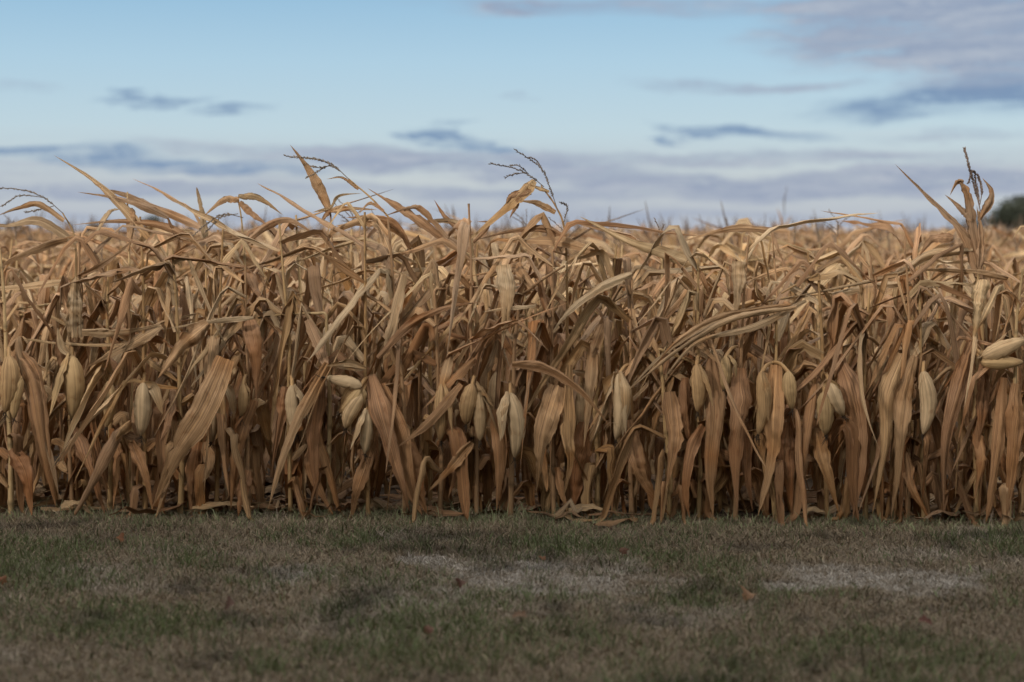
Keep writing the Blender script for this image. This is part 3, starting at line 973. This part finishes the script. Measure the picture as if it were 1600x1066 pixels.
tall_plant(370, .25, 'corn plant with blades arching over on both sides and a drooping tassel',
           [(385, 560), (384, 440), (378, 350), (372, 312)],
           [([(374, 312), (350, 312), (318, 338)], 16, {}), ([(372, 306), (405, 310), (442, 336)], 14, {}), ([(374, 316), (395, 335), (418, 352)], 15, {'col': 3}), ([(384, 370), (350, 368), (310, 382), (262, 410)], 18, {}),
            ([(384, 380), (420, 352), (455, 345), (500, 372)], 16, {})],
           [[(380, 340), (350, 335), (322, 350), (298, 372)], [(372, 334), (345, 340), (322, 362)]], extra=8)
tall_plant(520, .22, 'tall corn plant with one broad blade pointing straight up the sky',
           [(522, 560), (522, 440), (519, 380), (516, 326)],
           [([(516, 330), (498, 292), (480, 262), (453, 226)], 20, {'tip': .9, 'peak': .5}), ([(516, 330), (545, 326), (590, 328)], 11, {}), ([(516, 326), (505, 328), (488, 332)], 8, {}),
            ([(516, 328), (508, 338), (498, 352)], 10, {'col': 3}), ([(516, 326), (530, 306), (566, 302)], 7, {})], extra=8)
tall_plant(600, .15, 'tall leaning corn plant with a tassel bowing left and dark swept blades',
           [(672, 560), (668, 460), (640, 385), (590, 320), (545, 280)],
           [([(690, 372), (650, 340), (610, 315), (574, 294)], 20, {'col': 3, 'tip': .9}), ([(640, 388), (615, 350), (575, 340), (540, 340)], 16, {'col': 3}), ([(632, 370), (600, 352), (550, 350), (520, 354)], 12, {}),
            ([(560, 296), (535, 278), (510, 280)], 6, {}), ([(600, 330), (578, 318), (560, 335)], 8, {}), ([(700, 372), (660, 330), (640, 325), (600, 338)], 13, {})],
           [[(545, 280), (520, 258), (490, 248), (446, 244)], [(520, 258), (500, 262), (486, 260)], [(515, 258), (500, 266), (480, 278)], [(532, 268), (505, 252), (480, 247)]], extra=8)
tall_plant(735, .5, 'corn plant with dark ragged blades pointing left, right of the bowing tassel',
           [(738, 560), (740, 460), (738, 366)], [([(738, 366), (700, 344), (678, 312)], 12, {'col': 3, 'tip': .9}), ([(740, 372), (710, 348), (670, 346), (640, 352)], 13, {}), ([(740, 380), (765, 350), (745, 346)], 9, {})], extra=8)
tall_plant(880, .12, 'tall corn plant with a forked tassel and a folded blade slanting down left',
           [(886, 560), (886, 450), (882, 360), (868, 322), (845, 290)],
           [([(835, 282), (820, 300), (780, 335), (718, 388)], 22, {'col': 6, 'fold': .2}), ([(830, 300), (800, 305), (790, 318)], 16, {'col': 3}), ([(868, 332), (840, 318), (812, 314)], 14, {'col': 0}),
            ([(858, 300), (840, 294), (822, 286)], 8, {}), ([(812, 308), (805, 325), (796, 342)], 11, {'col': 3}), ([(884, 372), (850, 358), (800, 362), (740, 376)], 15, {})],
           [[(872, 330), (858, 290), (845, 262), (806, 235)], [(848, 270), (840, 252), (828, 246)], [(850, 292), (830, 276), (806, 264), (766, 256)], [(820, 270), (805, 272), (790, 277)], [(880, 352), (886, 325), (876, 316)], [(826, 272), (812, 260), (798, 258)]], extra=7, tcol=(.12, .105, .095))
tall_plant(1080, .1, 'corn plant with one broad straight blade rising to the upper left',
           [(1086, 560), (1084, 470), (1082, 405)], [([(1082, 410), (1040, 396), (985, 378), (905, 338)], 25, {'col': 6, 'tip': .85, 'fold': .25}), ([(1082, 412), (1100, 440), (1118, 490)], 14, {})], extra=7)
tall_plant(1210, .35, 'corn plant with one long arched blade lying level over the canopy',
           [(1215, 560), (1214, 460), (1206, 362)], [([(1206, 360), (1160, 356), (1120, 362), (1064, 378)], 15, {'col': 1}), ([(1206, 360), (1214, 385), (1228, 420)], 8, {})], extra=8)
tall_plant(1530, .12, 'tallest corn plant, with a dense upright tassel and a long blade out to the left',
           [(1536, 620), (1534, 480), (1532, 400), (1530, 330)],
           [([(1534, 440), (1512, 372), (1470, 326), (1398, 256)], 29, {'col': 7, 'tip': .9, 'peak': .3}), ([(1533, 425), (1520, 350), (1512, 302), (1500, 282)], 20, {'col': 7, 'tip': .4}), ([(1506, 284), (1495, 286), (1484, 306)], 10, {'col': 7}),
            ([(1518, 345), (1500, 325), (1476, 304)], 13, {'col': 7}), ([(1530, 345), (1550, 305), (1535, 278)], 15, {'col': 7}), ([(1532, 420), (1534, 370), (1526, 320)], 16, {'col': 5}),
            ([(1490, 372), (1460, 372), (1436, 400)], 22, {'col': 3}), ([(1575, 436), (1510, 425), (1405, 420)], 15, {'col': 0}), ([(1520, 392), (1450, 400), (1390, 432), (1200, 472)], 18, {'col': 2, 'fold': .3})],
           [[(1532, 330), (1522, 290), (1514, 260), (1507, 233)], [(1531, 325), (1527, 300), (1523, 275)], [(1531, 320), (1534, 300), (1530, 280), (1520, 268), (1514, 285)]], r0=.014, extra=7, tcol=(.13, .10, .085), dens=420)
tall_plant(1365, .2, 'corn plant snapped over, its upper stalk lying level to the right',
           [(1150, 560), (1156, 500), (1180, 475), (1280, 460), (1368, 455)], [([(1300, 462), (1360, 448), (1420, 444), (1470, 452)], 16, {'col': 4}), ([(1180, 474), (1120, 500), (1080, 560)], 22, {})], extra=7)
tall_plant(1226, 14, 'distant corn plant with a dark upright tassel above the canopy',
           [(1226, 385), (1226, 362), (1225, 345)], [([(1225, 365), (1220, 340), (1214, 325)], 5, {}), ([(1226, 360), (1232, 345), (1238, 336)], 4, {})], [[(1225, 345), (1226, 318), (1229, 292)], [(1226, 335), (1224, 318), (1226, 305)]], tcol=(.10, .085, .08))

# ------------------------------------------------------------------ the rows behind
ORD = ['', 'second', 'third', 'fourth', 'fifth', 'sixth', 'seventh', 'eighth', 'ninth']
count = len(FRONT) + 13
taken = 300
for r in range(1, 9):
    Yr = rowY(0, r)
    half = 830.0 / F * Yr
    xs = np.arange(-half, half, .196 if r < 3 else .21) + rng.uniform(0, .1)
    for X in xs:
        if count >= taken:
            break
        X = X + rng.normal(0, .025)
        Y = rowY(X, r) + rng.normal(0, .04)
        make_plant(X, Y, r, 'dry tan corn plant in the %s row from the lawn' % ORD[r], leaves=19 if r < 2 else 15 if r < 4 else 12, parts=r < 5,
                   ear=(r < 3 and rng.random() < .4), tas=.30 if r > 3 else .07, face=.3, group='corn plants in the %s row from the lawn' % ORD[r])
        count += 1

# the rest of the field: one mass out to the horizon, and the row ends beyond the frame
def simple_plant(mb, x, y, h, nl, n=7, tassel=False):
    br = None
    if rng.random() < .3:
        br = (h * rng.uniform(.7, .9), rng.uniform(0, 6.28), R(rng.uniform(-20, 30)), rng.uniform(.1, .3))
    path = stalk_path(x, y, h, (rng.normal(-.02, .05), rng.normal(0, .04)), br, n=6)
    tube(mb, path, np.linspace(.012, .005, len(path)), STALK_COLS[rng.integers(4)], 4)
    for lm in auto_leaves(path, h, nl, rng.uniform(0, 6.28), n=n, us=US3):
        mb.v += lm.v; mb.uv += lm.uv; mb.c += lm.c
        mb.q += [q + mb.n for q in lm.q]; mb.n += lm.n
    if tassel:
        e = path[-1]
        for _ in range(3):
            v = np.array([rng.normal(-.1, .2), rng.normal(0, .2), 1.0]) * rng.uniform(.08, .26)
            tube(mb, np.array([e, e + v * .5, e + v]), np.array([.006, .006, .002]), np.array((.20, .15, .11)), 4)


mb = MB()
for r in range(9):                                     # row ends to both sides of the frame
    Yr = rowY(0, r); half = 835.0 / F * Yr
    for sgn in (-1, 1):
        for X in np.arange(half + .12, half + 1.9, .2):
            x = sgn * X
            simple_plant(mb, x, rowY(x, r) + rng.normal(0, .04), canopy_h(800, r) * rng.uniform(.9, 1.1), 9, n=12)
r = 8
while True:
    r += 1
    Yr = rowY(0, r)
    if Yr > 30:
        break
    half = Yr * .33 + 1.0
    for X in np.arange(-half, half, .23):
        x = X + rng.normal(0, .04)
        simple_plant(mb, x, rowY(x, r) + rng.normal(0, .06), 1.22 * rng.uniform(.86, 1.12), 9, n=9, tassel=rng.random() < .30)
# farther still only the tops clear the rows in front: fewer, plainer plants
K = 7200
for i in range(K):
    y = 30 + (165 - 30) * rng.random() ** 1.35
    x = rng.uniform(-1, 1) * (y * .33 + 2)
    h = 1.24 * rng.uniform(.88, 1.12)
    base = np.array([x, y, 0])
    s = 1.0 + y / 90
    tube(mb, np.array([base, base + [rng.normal(0, .05), 0, h]]), np.array([.014, .008]) * s, STALK_COLS[rng.integers(4)] , 3)
    for _ in range(5):
        z = h * rng.uniform(.55, 1.0)
        a = rng.uniform(0, 6.28); L = rng.uniform(.25, .5) * s
        d = np.array([math.cos(a), math.sin(a), 0])
        q = base + [0, 0, z]
        pts = np.array([q, q + d * L * .4 + [0, 0, .16 * rng.random()], q + d * L * .9 + [0, 0, rng.uniform(-.25, .12) * s]])
        sd = np.array([-d[1], d[0], 0.4]) * .035 * s
        V = np.stack([pts - sd * np.array([[.5], [1], [.1]]), pts + sd * np.array([[.5], [1], [.1]])], 1)
        mb.grid(V, np.stack(np.broadcast_arrays(np.array([0., 1.])[None], np.array([0., .2, .5])[:, None] + i), -1), leafcol())
    if rng.random() < .25:
        q = base + [0, 0, h]; v = np.array([rng.normal(0, .06), 0, rng.uniform(.1, .36)])
        tube(mb, np.array([q, q + v]), np.array([.012, .003]) * s, np.array((.2, .15, .11)), 3)
tag(mb.build('corn_field', M_LEAF), 'far rows of dry corn running back to the horizon', 'corn field', kind='stuff')

# ------------------------------------------------------------------ far trees
def tree(px, Y, top_px, rx, label, seed, cards=2600):
    g = np.random.default_rng(seed)
    X = (px - 800) / F * Y
    ht = H + (HY - top_px) / F * Y
    o = bpy.data.objects.new('tree', None); o.location = (X, Y, 0); link(o)
    tag(o, label, 'tree', 'far trees beyond the field')
    org = (X, Y, 0)
    m = MB()
    c = np.array([X, Y, 0.0])
    tube(m, spline([c, c + [.1, 0, ht * .25], c + [-.05, .1, ht * .8]], 10), np.linspace(ht * .05, ht * .012, 10), np.array((.06, .05, .04)), 8)
    clumps = []
    for k in range(26):
        a, rr = g.uniform(0, 6.28), g.uniform(.15, 1.0) ** .6
        z = ht * g.uniform(.12, .90)
        taper = 1 - .6 * max(0, (z / ht - .45) / .55)
        q = c + [math.cos(a) * rr * rx * taper, math.sin(a) * rr * rx * taper, z]
        clumps.append((q, rx * g.uniform(.17, .30)))
        tube(m, spline([c + [0, 0, ht * .22], (c + q) / 2 + [0, 0, ht * .05], q], 7), np.linspace(ht * .02, ht * .004, 7), np.array((.06, .05, .04)), 5)
    m.build('trunk', M_BARK, o, org)
    m = MB()
    k = g.integers(0, len(clumps), cards)
    ctr = np.array([clumps[i][0] for i in k]); rad = np.array([clumps[i][1] for i in k])
    pt = ctr + nrm(g.normal(0, 1, (cards, 3))) * (rad * g.uniform(.2, 1.05, cards) ** .6)[:, None] * [1, 1, .75]
    pt[:, 2] = np.clip(pt[:, 2], .3, ht)
    s = ht * .045 * g.uniform(.6, 1.3, (cards, 1))
    u = nrm(g.normal(0, 1, (cards, 3))) * s; v = nrm(np.cross(u, g.normal(0, 1, (cards, 3)))) * s * .7
    V = np.stack([pt - u, pt - v, pt + u, pt + v], 1).reshape(-1, 3)
    tint = np.array([g.uniform(.6, 1.3) for _ in clumps])[k][:, None] * g.uniform(.7, 1.3, (cards, 1))
    col = np.repeat(np.array((.050, .062, .042)) * tint, 4, 0)
    m.raw(V, np.arange(cards * 4).reshape(-1, 4), np.tile([[0, 0], [1, 0], [1, .3], [0, .3]], (cards, 1)) + 0.0, col)
    m.build('crown', M_TREE, o, org, smooth=False)


tree(1622, 230, 308, 10.0, 'dark green bushy tree at the right edge beyond the field', 1, 5200)
tree(1690, 236, 306, 5.5, 'larger dark tree just outside the right edge', 5, 3000)
tree(1552, 226, 330, 4.4, 'low dark bush at the left foot of the large tree', 6, 2600)
tree(238, 240, 334, 1.9, 'small dark far tree seen behind the tall blades near the left', 2, 900)
tree(150, 245, 343, 1.7, 'small dark far tree just above the canopy, left of the tall upright blade', 3, 700)
tree(22, 235, 346, 2.0, 'dark far tree low at the left edge behind the drooping tassel', 4, 900)


# ------------------------------------------------------------------ the hedge added unseen behind the viewpoint to shade the lawn and lower corn
g = np.random.default_rng(3)
m = MB()
for sgn in (0, 1):
    n_ = 40
    xs_ = np.linspace(-42, 26, n_)
    hh = 7.9 + .35 * np.sin(xs_ * .9) + g.normal(0, .12, n_)
    V = np.stack([np.stack([xs_, np.full(n_, -6.0 - sgn * 1.4) + g.normal(0, .08, n_), np.zeros(n_)], -1),
                  np.stack([xs_, np.full(n_, -6.0 - sgn * 1.4) + g.normal(0, .12, n_), hh * .6], -1),
                  np.stack([xs_, np.full(n_, -6.2 - sgn * 1.0) + g.normal(0, .12, n_), hh * .95], -1),
                  np.stack([xs_, np.full(n_, -6.7), hh * 1.02], -1)], 0)
    m.grid(V, np.stack(np.broadcast_arrays(np.linspace(0, 9, n_)[None], np.linspace(0, 4, 4)[:, None]), -1), np.array((.03, .045, .02)))
k_ = 16000
pt = np.stack([g.uniform(-42, 26, k_), -6.7 + g.uniform(-.95, .95, k_), 8.3 * g.random(k_) ** .7], -1)
u = nrm(g.normal(0, 1, (k_, 3))) * g.uniform(.05, .14, (k_, 1)); v = nrm(np.cross(u, g.normal(0, 1, (k_, 3)))) * .06
m.raw(np.stack([pt - u, pt - v, pt + u, pt + v], 1).reshape(-1, 3), np.arange(k_ * 4).reshape(-1, 4), np.tile([[0, 0], [1, 0], [1, .3], [0, .3]], (k_, 1)) + 0.0,
      np.repeat(np.array((.045, .06, .028)) * g.uniform(.6, 1.4, (k_, 1)), 4, 0))
tag(m.build('sun_blocker', M_TREE, smooth=False), 'unseen tall foliage wall added behind the viewpoint to shade lawn and corn', 'sun_blocker')

# ------------------------------------------------------------------ brown tree leaves dropped on the lawn
def fallen_leaf(px, py, size, col, label, seed):
    g = np.random.default_rng(seed)
    Y = F * H / (py - HY)
    c = P(px, py, Y); c[2] = .045
    k = 24
    a = np.linspace(0, 2 * np.pi, k, endpoint=False)
    rad = size * (0.72 + .14 * np.cos(a * 3 + g.uniform(0, 6)) + .10 * np.cos(a * 7 + g.uniform(0, 6)) + .09 * g.normal(0, 1, k))
    rings = np.stack([rad * .02, rad * .5, rad], 0)
    ca, sa = np.cos(a), np.sin(a)
    V = np.stack([rings * ca * 1.25, rings * sa, .75 * size * (rings / size) ** 2 * np.cos(2 * a + g.uniform(0, 6))], -1)
    th, ph = g.uniform(.3, .9), g.uniform(0, 6)
    Rx = np.array([[1, 0, 0], [0, math.cos(th), -math.sin(th)], [0, math.sin(th), math.cos(th)]])
    Rz = np.array([[math.cos(ph), -math.sin(ph), 0], [math.sin(ph), math.cos(ph), 0], [0, 0, 1]])
    V = V @ (Rx @ Rz).T
    m = MB()
    m.grid(V + c, np.stack(np.broadcast_arrays(np.abs(np.linspace(-1, 1, k))[None], np.array([0, .02, .05])[:, None]), -1), np.array(col), closed=True)
    org = c
    o = m.build('fallen_leaf', M_LEAF, None, org)
    o.location = org
    tag(o, label, 'fallen leaf', 'tree leaves dropped on the lawn')


for i, (x, y, s, c, l) in enumerate((
    (187, 857, .030, (.22, .085, .03), 'orange brown curled leaf on the lawn near the corn, left side'),
    (3, 924, .026, (.24, .08, .025), 'bright rust leaf on the lawn at the left edge'),
    (359, 964, .028, (.11, .05, .03), 'dark brown leaf flat on the lawn, below the left green patch'),
    (974, 878, .026, (.13, .055, .028), 'dark rust leaf beside the pale bare patch near the middle'),
    (1170, 949, .036, (.30, .165, .085), 'pale tan curled leaf, the lightest one on the lawn'),
    (848, 889, .018, (.24, .11, .05), 'small orange leaf at the upper rim of the pale bare patch'),
    (812, 982, .030, (.22, .13, .075), 'faded tan leaf on the lawn in the middle foreground'),
    (720, 930, .026, (.11, .045, .025), 'dark maroon leaf left of the pale bare patch'),
    (1446, 992, .026, (.16, .06, .04), 'reddish leaf on the lawn in the right foreground'),
    (670, 1006, .024, (.17, .07, .04), 'small red brown leaf low in the middle foreground'))):
    fallen_leaf(x, y, s * .85, np.array(c) * .62, l, i + 20)

# ------------------------------------------------------------------ corn leaves lying along the lawn edge
for i, (x0, x1, y, w, l) in enumerate((
    (300, 398, 802, .05, 'long flat corn leaf lying on the lawn edge, left side'),
    (885, 950, 803, .055, 'yellowed corn leaf lying at the lawn edge in the middle'),
    (95, 135, 795, .06, 'dull corn leaf lying on the soil under the plump black tipped ear'),
    (1248, 1290, 808, .045, 'curled corn leaf lying at the lawn edge, right side'))):
    Y = rowY((x0 - 800) / F * D) - .06
    a, b = P(x0, y, Y), P(x1, y - 2, Y); a[2] = .05; b[2] = .055
    m = MB(); pts = spline([a, (a + b) / 2 + [0, 0, .02], b], 12)
    ribbon(m, pts, leaf_width(12, w, .5, .5, .5), [0, 1, .5], wob(12, .2, 3), .2, .2, leafcol(6) * .85)
    o = m.build('corn_leaf', M_LEAF, None, a); o.location = a
    tag(o, l, 'fallen corn leaf', 'corn leaves lying on the ground')
